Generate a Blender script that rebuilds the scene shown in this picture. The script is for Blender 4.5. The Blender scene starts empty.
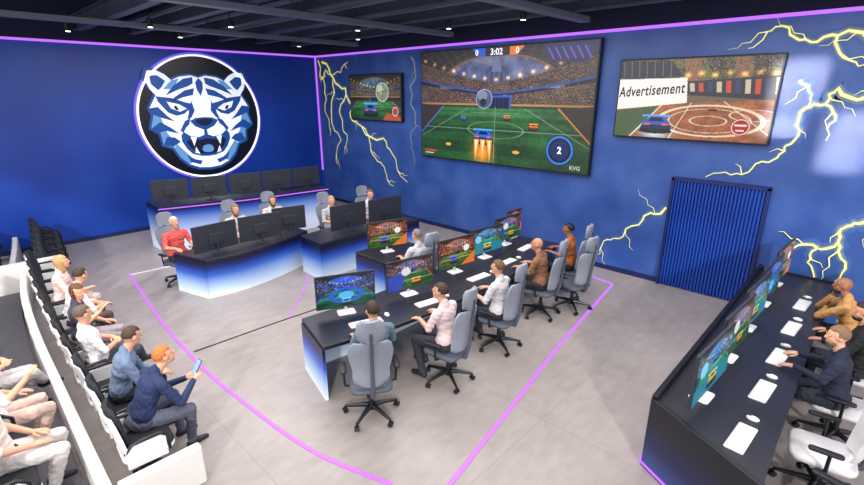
import bpy, bmesh, math, random
import numpy as np
from mathutils import Vector, Matrix, Euler
from mathutils.geometry import tessellate_polygon
random.seed(7)
sc=bpy.context.scene
sc.view_settings.view_transform='Standard'
COL=sc.collection
# ------------------------------------------------------------------ materials
_m={}
def lin(c): return tuple((x/255.0)**2.2 for x in c)
def mat(name,c,rough=.5,metal=0.0,emit=0.0,var=0.0,scale=8.0,bump=0.0,ec=None):
    if name in _m: return _m[name]
    m=bpy.data.materials.new(name); m.use_nodes=True; nt=m.node_tree
    b=nt.nodes['Principled BSDF']; L=lin(c)
    b.inputs['Base Color'].default_value=(*L,1); b.inputs['Roughness'].default_value=rough
    b.inputs['Metallic'].default_value=metal
    if emit:
        b.inputs['Emission Color'].default_value=(*(lin(ec) if ec else L),1); b.inputs['Emission Strength'].default_value=emit
    if var or bump:
        tc=nt.nodes.new('ShaderNodeTexCoord'); n=nt.nodes.new('ShaderNodeTexNoise'); n.inputs['Scale'].default_value=scale
        n.inputs['Detail'].default_value=5
        nt.links.new(tc.outputs['Object'],n.inputs['Vector'])
        if var:
            r=nt.nodes.new('ShaderNodeMix'); r.data_type='RGBA'
            r.inputs[6].default_value=(*[x*(1-var) for x in L],1); r.inputs[7].default_value=(*[min(1,x*(1+var)) for x in L],1)
            nt.links.new(n.outputs['Fac'],r.inputs[0]); nt.links.new(r.outputs[2],b.inputs['Base Color'])
        if bump:
            bp=nt.nodes.new('ShaderNodeBump'); bp.inputs['Strength'].default_value=bump; bp.inputs['Distance'].default_value=.02
            nt.links.new(n.outputs['Fac'],bp.inputs['Height']); nt.links.new(bp.outputs[0],b.inputs['Normal'])
    _m[name]=m; return m
BLACK=mat('black_plastic',(24,26,33),.45)
DARK=mat('dark_laminate',(38,39,50),.35,var=.15,scale=3)
GREY=mat('chair_grey',(138,144,158),.6,var=.1,scale=30)
GREY2=mat('chair_dark_grey',(76,81,96),.6,var=.1,scale=30)
CHROME=mat('dark_metal',(60,62,68),.3,.8)
WHITE=mat('white_shell',(232,232,236),.4)
WHITEP=mat('white_keys',(225,225,232),.5)
KEYG=mat('key_caps',(245,245,250),.5)
PURPLE=mat('violet_led',(110,60,180),.4,emit=1.0,ec=(196,112,255))
CUSH=mat('black_cushion',(26,28,36),.8,var=.3,scale=20)
MON=mat('monitor_back',(46,48,58),.5)
JOIST=mat('joist_grey',(72,77,92),.5,.1)
LAMP=mat('lamp_lens',(255,250,240),.4,emit=6)
CARPET=mat('dark_carpet',(84,82,90),.95,var=.3,scale=40,bump=.3)
def gradient(name,stops,emit=.25,rough=.35):
    if name in _m: return _m[name]
    m=bpy.data.materials.new(name); m.use_nodes=True; nt=m.node_tree; b=nt.nodes['Principled BSDF']
    g=nt.nodes.new('ShaderNodeNewGeometry'); s=nt.nodes.new('ShaderNodeSeparateXYZ'); r=nt.nodes.new('ShaderNodeValToRGB')
    nt.links.new(g.outputs['Position'],s.inputs[0]); nt.links.new(s.outputs['Z'],r.inputs[0])
    e=r.color_ramp.elements
    e[0].position=stops[0][0]; e[0].color=(*lin(stops[0][1]),1); e[1].position=stops[-1][0]; e[1].color=(*lin(stops[-1][1]),1)
    for p,c in stops[1:-1]:
        x=e.new(p); x.color=(*lin(c),1)
    nt.links.new(r.outputs[0],b.inputs['Base Color']); nt.links.new(r.outputs[0],b.inputs['Emission Color'])
    b.inputs['Emission Strength'].default_value=emit; b.inputs['Roughness'].default_value=rough  # panels are no lamps; emission added to brighten their gradient colours
    _m[name]=m; return m
GRAD=gradient('desk_gradient',[(0.02,(208,220,232)),(.22,(146,176,216)),(.42,(50,92,186)),(.56,(16,40,116)),(.64,(20,24,50))],.2)
GRADA=gradient('desk_gradient_tall',[(0.3,(206,218,240)),(.62,(140,168,220)),(.88,(50,84,176)),(1.0,(22,28,64))],.2)

# ------------------------------------------------------------------ mesh builder
class B:
    def __init__(s): s.v=[]; s.f=[]; s.m=[]
    def add(s,vs,fs,m=0):
        o=len(s.v); s.v+= [tuple(v) for v in vs]; s.f+=[tuple(i+o for i in f) for f in fs]; s.m+=[m]*len(fs)
    def box(s,x0,y0,z0,x1,y1,z1,m=0,M=None):
        vs=[Vector(p) for p in [(x0,y0,z0),(x1,y0,z0),(x1,y1,z0),(x0,y1,z0),(x0,y0,z1),(x1,y0,z1),(x1,y1,z1),(x0,y1,z1)]]
        if M: vs=[M@v for v in vs]
        s.add(vs,[(0,3,2,1),(4,5,6,7),(0,1,5,4),(1,2,6,5),(2,3,7,6),(3,0,4,7)],m)
    def loft(s,rings,m=0,caps=True):
        n=len(rings[0]); vs=[p for r in rings for p in r]; fs=[]
        for i in range(len(rings)-1):
            for j in range(n):
                a=i*n+j; b=i*n+(j+1)%n; fs.append((a,b,b+n,a+n))
        if caps: fs.append(tuple(range(n-1,-1,-1))); fs.append(tuple((len(rings)-1)*n+j for j in range(n)))
        s.add(vs,fs,m)
    def tube(s,path,r,n=8,m=0):
        path=[Vector(p) for p in path]; rr=r if isinstance(r,(list,tuple)) else [r]*len(path)
        rings=[]; up=None
        for i,p in enumerate(path):
            t=(path[min(i+1,len(path)-1)]-path[max(i-1,0)]).normalized()
            if up is None: up=Vector((0,0,1)) if abs(t.z)<.9 else Vector((1,0,0))
            a=t.cross(up).normalized(); b=a.cross(t).normalized(); up=b
            rings.append([p+rr[i]*(math.cos(2*math.pi*k/n)*a+math.sin(2*math.pi*k/n)*b) for k in range(n)])
        s.loft(rings,m)
    def rbox(s,cx,cy,cz,sx,sy,sz,r,m=0,M=None,axis='z'):
        def ring(ins,z):
            hx,hy=sx/2-ins,sy/2-ins; rr=max(r-ins,.002); out=[]
            for q,(qx,qy) in enumerate([(1,1),(-1,1),(-1,-1),(1,-1)]):
                for k in range(5):
                    a=math.pi/2*q+math.pi/2*k/4
                    out.append((qx*(hx-rr)+rr*math.cos(a),qy*(hy-rr)+rr*math.sin(a),z))
            return out
        e=min(r*.5,sz*.4); hz=sz/2
        R=[ring(e,-hz),ring(e*.3,-hz+e*.3),ring(0,-hz+e),ring(0,hz-e),ring(e*.3,hz-e*.3),ring(e,hz)]
        rs=[]
        for g in R:
            o=[]
            for p in g:
                v=Vector(p)
                if axis=='y': v=Vector((v.x,-v.z,v.y))
                if axis=='x': v=Vector((v.z,v.x,v.y))
                v=v+Vector((cx,cy,cz)); o.append(M@v if M else v)
            rs.append(o)
        s.loft(rs,m)
    def sphere(s,c,r,m=0,n=12,R=None,fn=None):
        c=Vector(c); r=r if isinstance(r,(tuple,list)) else (r,r,r); k=n//2+1; vs=[];fs=[]
        for i in range(k+1):
            th=math.pi*i/k
            for j in range(n):
                ph=2*math.pi*j/n; d=Vector((math.sin(th)*math.cos(ph),math.sin(th)*math.sin(ph),math.cos(th)))
                q=fn(d) if fn else 1.0
                p=Vector((d.x*r[0],d.y*r[1],d.z*r[2]))
                p=Vector((p.x*q[0],p.y*q[1],p.z*q[2])) if isinstance(q,tuple) else p*q
                vs.append(c+(R@p if R else p))
        for i in range(k):
            for j in range(n):
                a=i*n+j;b=i*n+(j+1)%n; fs.append((a,a+n,b+n,b))
        s.add(vs,fs,m)
    def flat(s,pts,y,m=0,mx=False,only=None):
        for sg in (only if only else ([1,-1] if mx else [1])):
            P=[Vector((sg*p[0],p[1],0)) for p in pts]
            for t in tessellate_polygon([P]):
                o=[P[i] for i in t]
                if (o[1]-o[0]).cross(o[2]-o[0]).z<0: o.reverse()
                s.add([(p.x,y,p.y) for p in o],[(0,1,2)],m)
    def obj(s,name,mats,parent=None,smooth=False,bevel=0,loc=None,rz=0):
        me=bpy.data.meshes.new(name); me.from_pydata(s.v,[],s.f)
        for x in mats: me.materials.append(x)
        me.polygons.foreach_set('material_index',s.m)
        if smooth: me.polygons.foreach_set('use_smooth',[True]*len(s.f))
        me.update()
        bm=bmesh.new(); bm.from_mesh(me); bmesh.ops.remove_doubles(bm,verts=bm.verts,dist=1e-5)
        if not name.endswith(('mural',)): bmesh.ops.recalc_face_normals(bm,faces=bm.faces) if all(len(f)>3 for f in s.f[:4]) else None
        bm.to_mesh(me); bm.free()
        o=bpy.data.objects.new(name,me); COL.objects.link(o)
        if smooth:
            try: me.set_sharp_from_angle(angle=math.radians(45))
            except Exception: pass
        if bevel:
            b=o.modifiers.new('bevel','BEVEL'); b.width=bevel; b.segments=2; b.limit_method='ANGLE'
        if parent: o.parent=parent
        if loc: o.location=loc
        o.rotation_euler[2]=rz
        return o
def empty(name,loc=(0,0,0),rz=0):
    e=bpy.data.objects.new(name,None); e.empty_display_size=.1; COL.objects.link(e); e.location=loc; e.rotation_euler[2]=rz; return e
def tag(o,label,cat,group=None,kind=None):
    o['label']=label; o['category']=cat
    if group: o['group']=group
    if kind: o['kind']=kind
    return o
def struct(o): o['kind']='structure'; return o
def dup(o,parent=None):
    n=o.copy(); COL.objects.link(n)
    if parent: n.parent=parent
    for c in list(o.children): dup(c,n)
    return n
proto={}
def inst(key,factory,loc,rz=0,label=None,group=None):
    if key in proto: o=dup(proto[key])
    else: o=factory(); proto[key]=o
    o.location=loc; o.rotation_euler[2]=math.radians(rz)
    if label: o['label']=label
    if group: o['group']=group
    return o
def setm(o,i,m):
    o.material_slots[i].link='OBJECT'; o.material_slots[i].material=m
def crv(pts,k=6):
    out=[];n=len(pts)
    P=[Vector((*p,0)) if len(p)==2 else Vector(p) for p in pts]
    for i in range(n-1):
        a=P[max(i-1,0)];b=P[i];c=P[i+1];d=P[min(i+2,n-1)]
        for j in range(k):
            t=j/k; out.append(.5*((2*b)+(c-a)*t+(2*a-5*b+4*c-d)*t*t+(3*b-a-3*c+d)*t**3))
    out.append(P[-1]); return out

# ------------------------------------------------------------------ painted display pictures
def canvas(nx,ny,c):
    X,Y=np.meshgrid(np.linspace(0,1,nx),np.linspace(0,1,ny)); im=np.zeros((ny,nx,3)); im[:]=c
    return im,X,Y
def vnoise(X,Y,fx,fy,seed):
    rs=np.random.RandomState(seed); g=rs.rand(int(fy)+3,int(fx)+3); x=X*fx; y=Y*fy; xi=x.astype(int); yi=y.astype(int); a=x-xi; b=y-yi
    return g[yi,xi]*(1-a)*(1-b)+g[yi,xi+1]*a*(1-b)+g[yi+1,xi]*(1-a)*b+g[yi+1,xi+1]*a*b
def pmask(X,Y,pts):
    ins=np.zeros(X.shape,bool); n=len(pts)
    for i in range(n):
        x1,y1=pts[i];x2,y2=pts[(i+1)%n]
        if y1==y2: continue
        ins^=((y1>Y)!=(y2>Y))&(X<(x2-x1)*(Y-y1)/(y2-y1)+x1)
    return ins
def ppoly(im,X,Y,pts,c): im[pmask(X,Y,pts)]=c
def pell(im,X,Y,cx,cy,rx,ry,c,ring=0):
    k=np.sqrt(((X-cx)/rx)**2+((Y-cy)/ry)**2); im[(k<1)&(k>ring)]=c
def glow(im,X,Y,cx,cy,rx,ry,c,s=1.0):
    k=np.exp(-(((X-cx)/rx)**2+((Y-cy)/ry)**2))*s; im+=k[...,None]*np.array(c,float)
def pline(im,X,Y,p,q,w,c,asp=1.78):
    ax,ay=p[0]*asp,p[1];bx,by=q[0]*asp,q[1];dx,dy=bx-ax,by-ay;L=dx*dx+dy*dy
    t=np.clip(((X*asp-ax)*dx+(Y-ay)*dy)/L,0,1); d=np.hypot(X*asp-ax-t*dx,Y-ay-t*dy); im[d<w]=c
def car(im,X,Y,x,y,s,c,d=None):
    dk=[k*.45 for k in c]; lt=[min(255,k*1.4+30) for k in c]
    pell(im,X,Y,x,y-s*.35,s*1.2,s*.35,(14,30,18))
    pell(im,X,Y,x-s*.8,y,s*.3,s*.55,(15,15,20)); pell(im,X,Y,x+s*.8,y,s*.3,s*.55,(15,15,20))
    ppoly(im,X,Y,[(x-s,y),(x-s*.95,y+s*.8),(x-.5*s,y+1.0*s),(x+.5*s,y+1.0*s),(x+s*.95,y+s*.8),(x+s,y)],dk)
    ppoly(im,X,Y,[(x-s,y+s*.5),(x-s*.9,y+s*.95),(x-.45*s,y+1.6*s),(x+.45*s,y+1.6*s),(x+s*.9,y+s*.95),(x+s,y+s*.5)],c)
    ppoly(im,X,Y,[(x-s*.55,y+s*.95),(x-.35*s,y+1.45*s),(x+.35*s,y+1.45*s),(x+s*.55,y+s*.95)],(16,24,50))
    ppoly(im,X,Y,[(x-s*1.0,y+s*1.5),(x-s,y+1.8*s),(x+s,y+1.8*s),(x+s*1.0,y+s*1.5),(x+.7*s,y+1.6*s),(x-.7*s,y+1.6*s)],lt)
    pline(im,X,Y,(x-s*.8,y+s*.55),(x-s*.45,y+s*.55),s*.1,(255,90,70)); pline(im,X,Y,(x+s*.45,y+s*.55),(x+s*.8,y+s*.55),s*.1,(255,90,70))
def stadium(nx,ny,seed,hz=.5,tint=(1,1,1)):
    rs=np.random.RandomState(seed)
    im,X,Y=canvas(nx,ny,(34,30,34)); ax=np.abs(X-.5)*2
    N1=vnoise(X,Y,30,18,seed+4); N2=vnoise(X,Y,80,50,seed+5); N3=vnoise(X,Y,6,5,seed+6)
    k=((X-.5)/.34)**2+((Y-.66)/.27)**2
    sky=(k<1)&(Y>.66); im[sky]=(82,92,136); im[sky]+=((N1[sky]-.5)*60)[:,None]; im[sky&(N3>.55)]+=(24,16,4)
    im[(k<1.14)&(k>1)&(Y>.6)]=(128,98,74); im[(k<1.3)&(k>1.2)&(Y>.6)]=(66,54,50); im[(k<1.6)&(k>1.54)&(Y>.6)]=(70,58,54)
    ppoly(im,X,Y,[(.4,.66),(.43,.8),(.46,.85),(.54,.85),(.57,.8),(.6,.66)],(60,70,106)); ppoly(im,X,Y,[(.47,.8),(.49,.93),(.51,.93),(.53,.8)],(104,116,156))
    for i in range(6): pline(im,X,Y,(.42+i*.032,.66),(.43+i*.028,.8),.003,(110,120,160))
    for i in range(-10,11):
        if abs(i)<3: continue
        pline(im,X,Y,(.5+i*.045,.72+abs(i)*.012),(.5+i*.07,1.0),.003,(92,76,66)); pline(im,X,Y,(.5+i*.045,.8+abs(i)*.012),(.5+i*.08+.03,1.0),.002,(60,56,58))
    for t,(a0,a1,b0,b1,c) in enumerate([(.62,.71,.74,.9,(72,54,46)),(.52,.6,.52,.7,(84,64,54))]):
        lo=a0+(b0-a0)*ax**1.4; hi=a1+(b1-a1)*ax**1.4; mk=(Y>lo)&(Y<hi); u=(Y-lo)/np.maximum(hi-lo,1e-3)
        im[mk]=c; im[mk]*=(.6+.8*N1[mk])[:,None]; rows=(np.sin(u*44)>.2)&mk; im[rows]*=.6
        ais=(np.abs(((X-.5)/(.3+.7*u)*22)%1-.5)<.06)&mk; im[ais]*=.5
        nz=rs.rand(ny,nx); im[mk&(nz>.84)]=(168,124,82); im[mk&(nz>.975)]=(240,212,150); im[mk&(nz<.1)]=(50,62,112)
        ed=(np.abs(Y-lo)<.008); im[ed]=(50,84,170) if t==0 else (176,126,70)
    for i in range(15):
        x=.03+i*.067; y=.735+.2*abs(x*2-1)**1.4; glow(im,X,Y,x,y,.011,.016,(220,160,80))
    pit=Y<hz; d=np.maximum(hz+.06-Y,.02); g=np.sin(np.log(d)*13)>0
    base=np.where(g[...,None],np.array([30,76,34.]),np.array([40,94,42.])); sh=(.6+.45*vnoise(X,Y,9,7,seed+1)+.3*N2)[...,None]
    im[pit]=(base*sh)[pit]; im[pit]+=((rs.rand(ny,nx)-.5)*20)[pit][:,None]
    glow(im,X,Y,.5,hz-.04,.4,.06,(30,36,30),1.0)
    ppoly(im,X,Y,[(.41,hz-.01),(.41,hz+.1),(.59,hz+.1),(.59,hz-.01)],(50,90,180)); ppoly(im,X,Y,[(.422,hz-.01),(.422,hz+.085),(.578,hz+.085),(.578,hz-.01)],(20,26,60))
    for i in range(7): pline(im,X,Y,(.43+i*.023,hz),(.43+i*.023,hz+.08),.0015,(60,80,130))
    L=(122,160,122)
    for p,q in [((.5,hz),(.5,0)),((0,.3),(1,.3)),((.33,hz-.01),(.0,.2)),((.67,hz-.01),(1,.2)),((.36,hz-.05),(.64,hz-.05))]: pline(im,X,Y,p,q,.003,L)
    pell(im,X,Y,.5,.3,.17,.075,L,.955)
    ppoly(im,X,Y,[(0,hz+.02),(0,.24),(.16,hz)],(60,50,44)); ppoly(im,X,Y,[(1,hz+.02),(1,.24),(.84,hz)],(60,50,44))
    pline(im,X,Y,(0,.24),(.16,hz),.006,(80,120,210)); pline(im,X,Y,(1,.24),(.84,hz),.006,(220,136,64))
    vg=1-.35*((X-.5)**2+(Y-.5)**2)*2; im*=vg[...,None]
    im*=np.array(tint); return im,X,Y
def img_main(nx,ny):
    im,X,Y=stadium(nx,ny,3)
    ppoly(im,X,Y,[(.35,1),(.65,1),(.61,.93),(.39,.93)],(14,16,26)); ppoly(im,X,Y,[(.35,1),(.43,1),(.43,.93),(.39,.93)],(26,80,200)); ppoly(im,X,Y,[(.57,1),(.65,1),(.61,.93),(.57,.93)],(216,108,30))
    pell(im,X,Y,.43,.57,.05,.085,(80,86,110)); pell(im,X,Y,.42,.6,.03,.045,(124,132,156)); pell(im,X,Y,.43,.57,.05,.085,(180,192,214),.94); pell(im,X,Y,.425,.54,.02,.034,(30,38,64))
    ppoly(im,X,Y,[(.74,1),(.77,.87),(.94,.84),(1,.93),(1,1)],(34,38,78))
    for i in range(6): pline(im,X,Y,(.77+i*.034,.965),(.8+i*.034,.88),.006,(96,76,184))
    glow(im,X,Y,.43,.1,.06,.11,(255,100,20),.9)
    car(im,X,Y,.43,.2,.058,(36,100,216))
    for dx in (-.04,0,.04):
        ppoly(im,X,Y,[(.43+dx-.018,.21),(.43+dx*1.15,.0),(.43+dx+.018,.21)],(255,160,50)); ppoly(im,X,Y,[(.43+dx-.008,.2),(.43+dx*1.1,.07),(.43+dx+.008,.2)],(255,240,190))
    car(im,X,Y,.57,.4,.018,(240,130,40)); car(im,X,Y,.3,.38,.016,(40,110,230)); car(im,X,Y,.72,.33,.024,(230,110,30)); pell(im,X,Y,.2,.14,.02,.015,(220,170,60)); pell(im,X,Y,.63,.12,.02,.015,(220,170,60))
    pell(im,X,Y,.86,.17,.07,.125,(10,16,30)); pell(im,X,Y,.86,.17,.066,.117,(36,124,220),.86); pell(im,X,Y,.86,.17,.045,.08,(16,34,92))
    pline(im,X,Y,(.03,.06),(.11,.06),.008,(200,60,50)); pline(im,X,Y,(.03,.035),(.09,.035),.005,(200,200,200)); return im
def img_right(nx,ny):
    rs=np.random.RandomState(5); im,X,Y=canvas(nx,ny,(104,86,72)); N=vnoise(X,Y,24,14,8); N2=vnoise(X,Y,70,40,9)
    im[Y>.7]=(44,58,44); im[(Y>.7)&(N>.55)]=(76,96,54); im[(Y>.7)&(N<.3)]=(28,36,46)
    ppoly(im,X,Y,[(.44,1),(.54,1),(.56,.72),(.46,.72)],(128,88,62)); ppoly(im,X,Y,[(.74,1),(.84,1),(.86,.7),(.76,.7)],(110,80,60)); ppoly(im,X,Y,[(.58,1),(.66,1),(.66,.86),(.6,.86)],(30,34,60))
    for i in range(14): pline(im,X,Y,(.36+i*.05,.78),(.38+i*.05,1),.003,(40,36,36))
    nz=rs.rand(ny,nx); im[(Y>.66)&(nz>.88)]=(180,140,92); im[(Y>.66)&(nz<.08)]=(30,30,36)
    for i in range(7): glow(im,X,Y,.47+i*.085,.8+.02*(i%2),.02,.03,(240,150,60),.8)
    ppoly(im,X,Y,[(.44,.72),(1,.78),(1,.5),(.44,.56)],(42,42,54))
    for i in range(10): ppoly(im,X,Y,[(.49+i*.055,.7+i*.006),(.52+i*.055,.7+i*.006),(.53+i*.055,.6-i*.004),(.5+i*.055,.6-i*.004)],[(196,180,154),(190,70,36),(50,58,96)][i%3])
    ppoly(im,X,Y,[(0,.76),(.47,.77),(.49,.46),(0,.36)],(238,234,228)); ppoly(im,X,Y,[(0,1),(.36,.98),(.44,.785),(0,.78)],(38,44,56))
    for i in range(7): pline(im,X,Y,(.02+i*.055,.98),(.03+i*.055,.79),.006,(104,94,84))
    ppoly(im,X,Y,[(0,.36),(.49,.46),(1,.5),(1,0),(0,0)],(148,84,50)); lo=Y<.36+.2*X; lo&=(Y<.5); im[lo]*=(.7+.35*N[lo]+.3*N2[lo])[:,None]
    for (cx,cy,rx,ry,rg) in [(.64,.24,.34,.2,.9),(.64,.24,.26,.15,.96),(.64,.24,.12,.065,.9),(.9,.32,.14,.07,.92)]: pell(im,X,Y,cx,cy,rx,ry,(226,204,174),rg)
    ppoly(im,X,Y,[(0,.34),(.3,.42),(.22,.2),(.1,.0),(0,0)],(66,88,52))
    pline(im,X,Y,(.32,.42),(.12,.0),.008,(220,214,198)); pline(im,X,Y,(.52,.46),(.4,0),.005,(220,206,176)); pline(im,X,Y,(.72,.48),(1,.1),.005,(220,206,176))
    glow(im,X,Y,.3,.06,.1,.1,(60,170,230),.8); car(im,X,Y,.3,.12,.1,(44,92,170)); car(im,X,Y,.66,.38,.024,(210,110,50))
    pell(im,X,Y,.84,.18,.058,.105,(160,28,34)); pell(im,X,Y,.84,.18,.053,.095,(244,220,210),.9); pline(im,X,Y,(.81,.2),(.87,.2),.012,(236,206,196)); pline(im,X,Y,(.82,.14),(.86,.14),.01,(236,206,196)); return im
def img_left(nx,ny):
    im,X,Y=stadium(nx,ny,9,.42,(.95,1.05,.9))
    pell(im,X,Y,.66,.62,.12,.21,(120,132,108)); pell(im,X,Y,.63,.68,.06,.1,(176,186,158)); pell(im,X,Y,.66,.62,.12,.21,(206,214,194),.92); pline(im,X,Y,(.57,.6),(.76,.66),.01,(74,84,74)); pline(im,X,Y,(.66,.43),(.68,.82),.01,(74,84,74))
    car(im,X,Y,.42,.14,.13,(44,94,176)); ppoly(im,X,Y,[(.66,.0),(.74,.16),(1,.1),(1,0)],(170,76,38))
    pell(im,X,Y,.9,.2,.055,.1,(180,44,44)); pell(im,X,Y,.9,.2,.055,.1,(240,220,210),.86); return im
def img_small(i,nx=84,ny=48):
    im,X,Y=stadium(nx,ny,20+i,[.5,.56,.45,.55][i],[(.8,1.15,1.9),(1.25,1.15,1.25),(1.8,1.25,.9),(.9,1.5,1.7)][i])
    if i==0: pell(im,X,Y,.5,.36,.3,.24,(30,100,220),.72); pell(im,X,Y,.5,.36,.13,.11,(90,190,255)); car(im,X,Y,.5,.1,.09,(60,160,255))
    if i==1: ppoly(im,X,Y,[(0,.5),(.4,.62),(.3,.0),(0,0)],(40,70,170)); car(im,X,Y,.62,.14,.1,(240,150,50)); pell(im,X,Y,.4,.6,.1,.14,(225,225,230))
    if i==2: car(im,X,Y,.4,.2,.11,(50,100,230)); ppoly(im,X,Y,[(.6,.0),(1,.45),(1,0)],(220,120,50)); pell(im,X,Y,.75,.6,.08,.12,(240,240,240))
    if i==3: ppoly(im,X,Y,[(0,.3),(.5,.5),(1,.3),(1,0),(0,0)],(36,130,150)); car(im,X,Y,.5,.15,.12,(230,190,60)); pell(im,X,Y,.2,.6,.1,.15,(120,210,255))
    return im
def dispmat(e):
    n='display_%d'%int(e*100)
    if n in _m: return _m[n]
    m=bpy.data.materials.new(n); m.use_nodes=True; nt=m.node_tree; b=nt.nodes['Principled BSDF']
    a=nt.nodes.new('ShaderNodeVertexColor'); a.layer_name='pic'
    b.inputs['Base Color'].default_value=(.01,.01,.012,1); b.inputs['Roughness'].default_value=.3
    nt.links.new(a.outputs['Color'],b.inputs['Emission Color']); b.inputs['Emission Strength'].default_value=e
    _m[n]=m; return m
def display(name,im,w,h,x0,y,z0,parent,e=1.0):
    ny,nx=im.shape[:2]; X,Z=np.meshgrid(np.linspace(x0,x0+w,nx),np.linspace(z0,z0+h,ny))
    V=np.stack([X,np.full(X.shape,y),Z],-1).reshape(-1,3)
    idx=np.arange(nx*ny).reshape(ny,nx); F=np.stack([idx[:-1,:-1],idx[:-1,1:],idx[1:,1:],idx[1:,:-1]],-1).reshape(-1,4)
    me=bpy.data.meshes.new(name); me.from_pydata(V.tolist(),[],F.tolist())
    at=me.color_attributes.new('pic','FLOAT_COLOR','POINT')
    c=np.ones((nx*ny,4)); c[:,:3]=(np.clip(im.reshape(-1,3),0,255)/255)**2.2
    at.data.foreach_set('color',c.ravel()); me.materials.append(dispmat(e)); me.update()
    o=bpy.data.objects.new(name,me); COL.objects.link(o); o.parent=parent; return o
def text(body,size,loc,rot,m,parent,name='lettering',ext=.002,sx=1,shear=0,bold=.02,space=1.06):
    cu=bpy.data.curves.new(name,'FONT'); cu.body=body; cu.size=size; cu.extrude=ext; cu.align_x='CENTER'; cu.align_y='CENTER'; cu.offset=size*bold; cu.shear=shear; cu.space_character=space
    t=bpy.data.objects.new('t',cu); COL.objects.link(t); dg=bpy.context.evaluated_depsgraph_get(); me=bpy.data.meshes.new_from_object(t.evaluated_get(dg)); bpy.data.objects.remove(t)
    me.name=name; me.materials.clear(); me.materials.append(m)
    o=bpy.data.objects.new(name,me); COL.objects.link(o); o.rotation_euler=rot; o.location=loc; o.scale=(sx,1,1); o.parent=parent; return o

# ------------------------------------------------------------------ room shell
def nodemat(name):
    m=bpy.data.materials.new(name); m.use_nodes=True; return m,m.node_tree,m.node_tree.nodes['Principled BSDF']
fm,nt,b=nodemat('concrete_floor')
tc=nt.nodes.new('ShaderNodeTexCoord')
n1=nt.nodes.new('ShaderNodeTexNoise'); n1.inputs['Scale'].default_value=.9; n1.inputs['Detail'].default_value=9; n1.inputs['Roughness'].default_value=.65
n2=nt.nodes.new('ShaderNodeTexNoise'); n2.inputs['Scale'].default_value=9; n2.inputs['Detail'].default_value=6
mp=nt.nodes.new('ShaderNodeMapping'); mp.inputs['Scale'].default_value=(1,.4,1)
nt.links.new(tc.outputs['Object'],n1.inputs['Vector']); nt.links.new(tc.outputs['Object'],mp.inputs[0]); nt.links.new(mp.outputs[0],n2.inputs['Vector'])
mx=nt.nodes.new('ShaderNodeMix'); mx.inputs[0].default_value=.45; nt.links.new(n1.outputs['Fac'],mx.inputs[2]); nt.links.new(n2.outputs['Fac'],mx.inputs[3])
cr=nt.nodes.new('ShaderNodeValToRGB'); nt.links.new(mx.outputs[0],cr.inputs[0])
cr.color_ramp.elements[0].position=.3; cr.color_ramp.elements[0].color=(*lin((134,126,124)),1)
cr.color_ramp.elements[1].position=.7; cr.color_ramp.elements[1].color=(*lin((162,153,151)),1)
br=nt.nodes.new('ShaderNodeTexBrick'); br.offset=0; br.inputs['Scale'].default_value=1; br.inputs['Brick Width'].default_value=4.0; br.inputs['Row Height'].default_value=2.6; br.inputs['Mortar Size'].default_value=.006
br.inputs['Color1'].default_value=(1,1,1,1); br.inputs['Color2'].default_value=(.97,.97,.97,1); br.inputs['Mortar'].default_value=(.82,.81,.81,1)
nt.links.new(tc.outputs['Object'],br.inputs['Vector'])
mu=nt.nodes.new('ShaderNodeMix'); mu.data_type='RGBA'; mu.blend_type='MULTIPLY'; mu.inputs[0].default_value=1
nt.links.new(cr.outputs[0],mu.inputs[6]); nt.links.new(br.outputs[0],mu.inputs[7]); nt.links.new(mu.outputs[2],b.inputs['Base Color'])
b.inputs['Roughness'].default_value=.36
def wallmat(name,c0,c1,scale):
    m,nt,b=nodemat(name); tc=nt.nodes.new('ShaderNodeTexCoord'); n=nt.nodes.new('ShaderNodeTexNoise'); n.inputs['Scale'].default_value=scale; n.inputs['Detail'].default_value=7
    nt.links.new(tc.outputs['Object'],n.inputs['Vector']); r=nt.nodes.new('ShaderNodeValToRGB'); nt.links.new(n.outputs['Fac'],r.inputs[0])
    r.color_ramp.elements[0].position=.32; r.color_ramp.elements[0].color=(*lin(c0),1); r.color_ramp.elements[1].position=.7; r.color_ramp.elements[1].color=(*lin(c1),1)
    nt.links.new(r.outputs[0],b.inputs['Base Color']); b.inputs['Roughness'].default_value=.42
    bp=nt.nodes.new('ShaderNodeBump'); bp.inputs['Strength'].default_value=.12; bp.inputs['Distance'].default_value=.03; nt.links.new(n.outputs['Fac'],bp.inputs['Height']); nt.links.new(bp.outputs[0],b.inputs['Normal'])
    return m
WL=wallmat('left_wall_blue',(6,52,144),(10,66,164),.7); WB=wallmat('back_wall_blue',(38,70,140),(64,94,162),1.3)
CEIL=mat('ceiling_dark',(28,30,40),.9); UPW=mat('upper_wall_dark',(24,30,56),.8)
q=B(); q.box(-.2,-14,-.2,18,.2,0); struct(q.obj('floor',[fm]))
q=B(); q.box(-.2,-14,0,0,.2,4.72); q.box(-.2,-14,4.72,0,.2,5.6,1); struct(q.obj('wall_left',[WL,UPW]))
q=B(); q.box(0,0,0,18,.2,4.72); q.box(0,0,4.72,18,.2,5.6,1); struct(q.obj('wall_back',[WB,UPW]))
q=B(); q.box(-.2,-14,5.6,18,.2,5.75); struct(q.obj('ceiling',[CEIL]))
q=B(); q.box(0,-.05,4.69,18,0,4.74); struct(q.obj('trim_1',[PURPLE]))
q=B(); q.box(0,-14,4.69,.05,-.05,4.74); struct(q.obj('trim_2',[PURPLE]))
q=B(); q.box(0,-.04,1.0,.04,0,4.68); struct(q.obj('trim_3',[PURPLE]))
q=B(); q.box(0,-14,0,.02,-.02,.1); struct(q.obj('baseboard_left',[mat('base_navy',(14,30,80),.5)]))
q=B(); q.box(0,-.02,0,11.5,0,.1); struct(q.obj('baseboard_back',[mat('base_navy',(14,30,80),.5)]))
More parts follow.
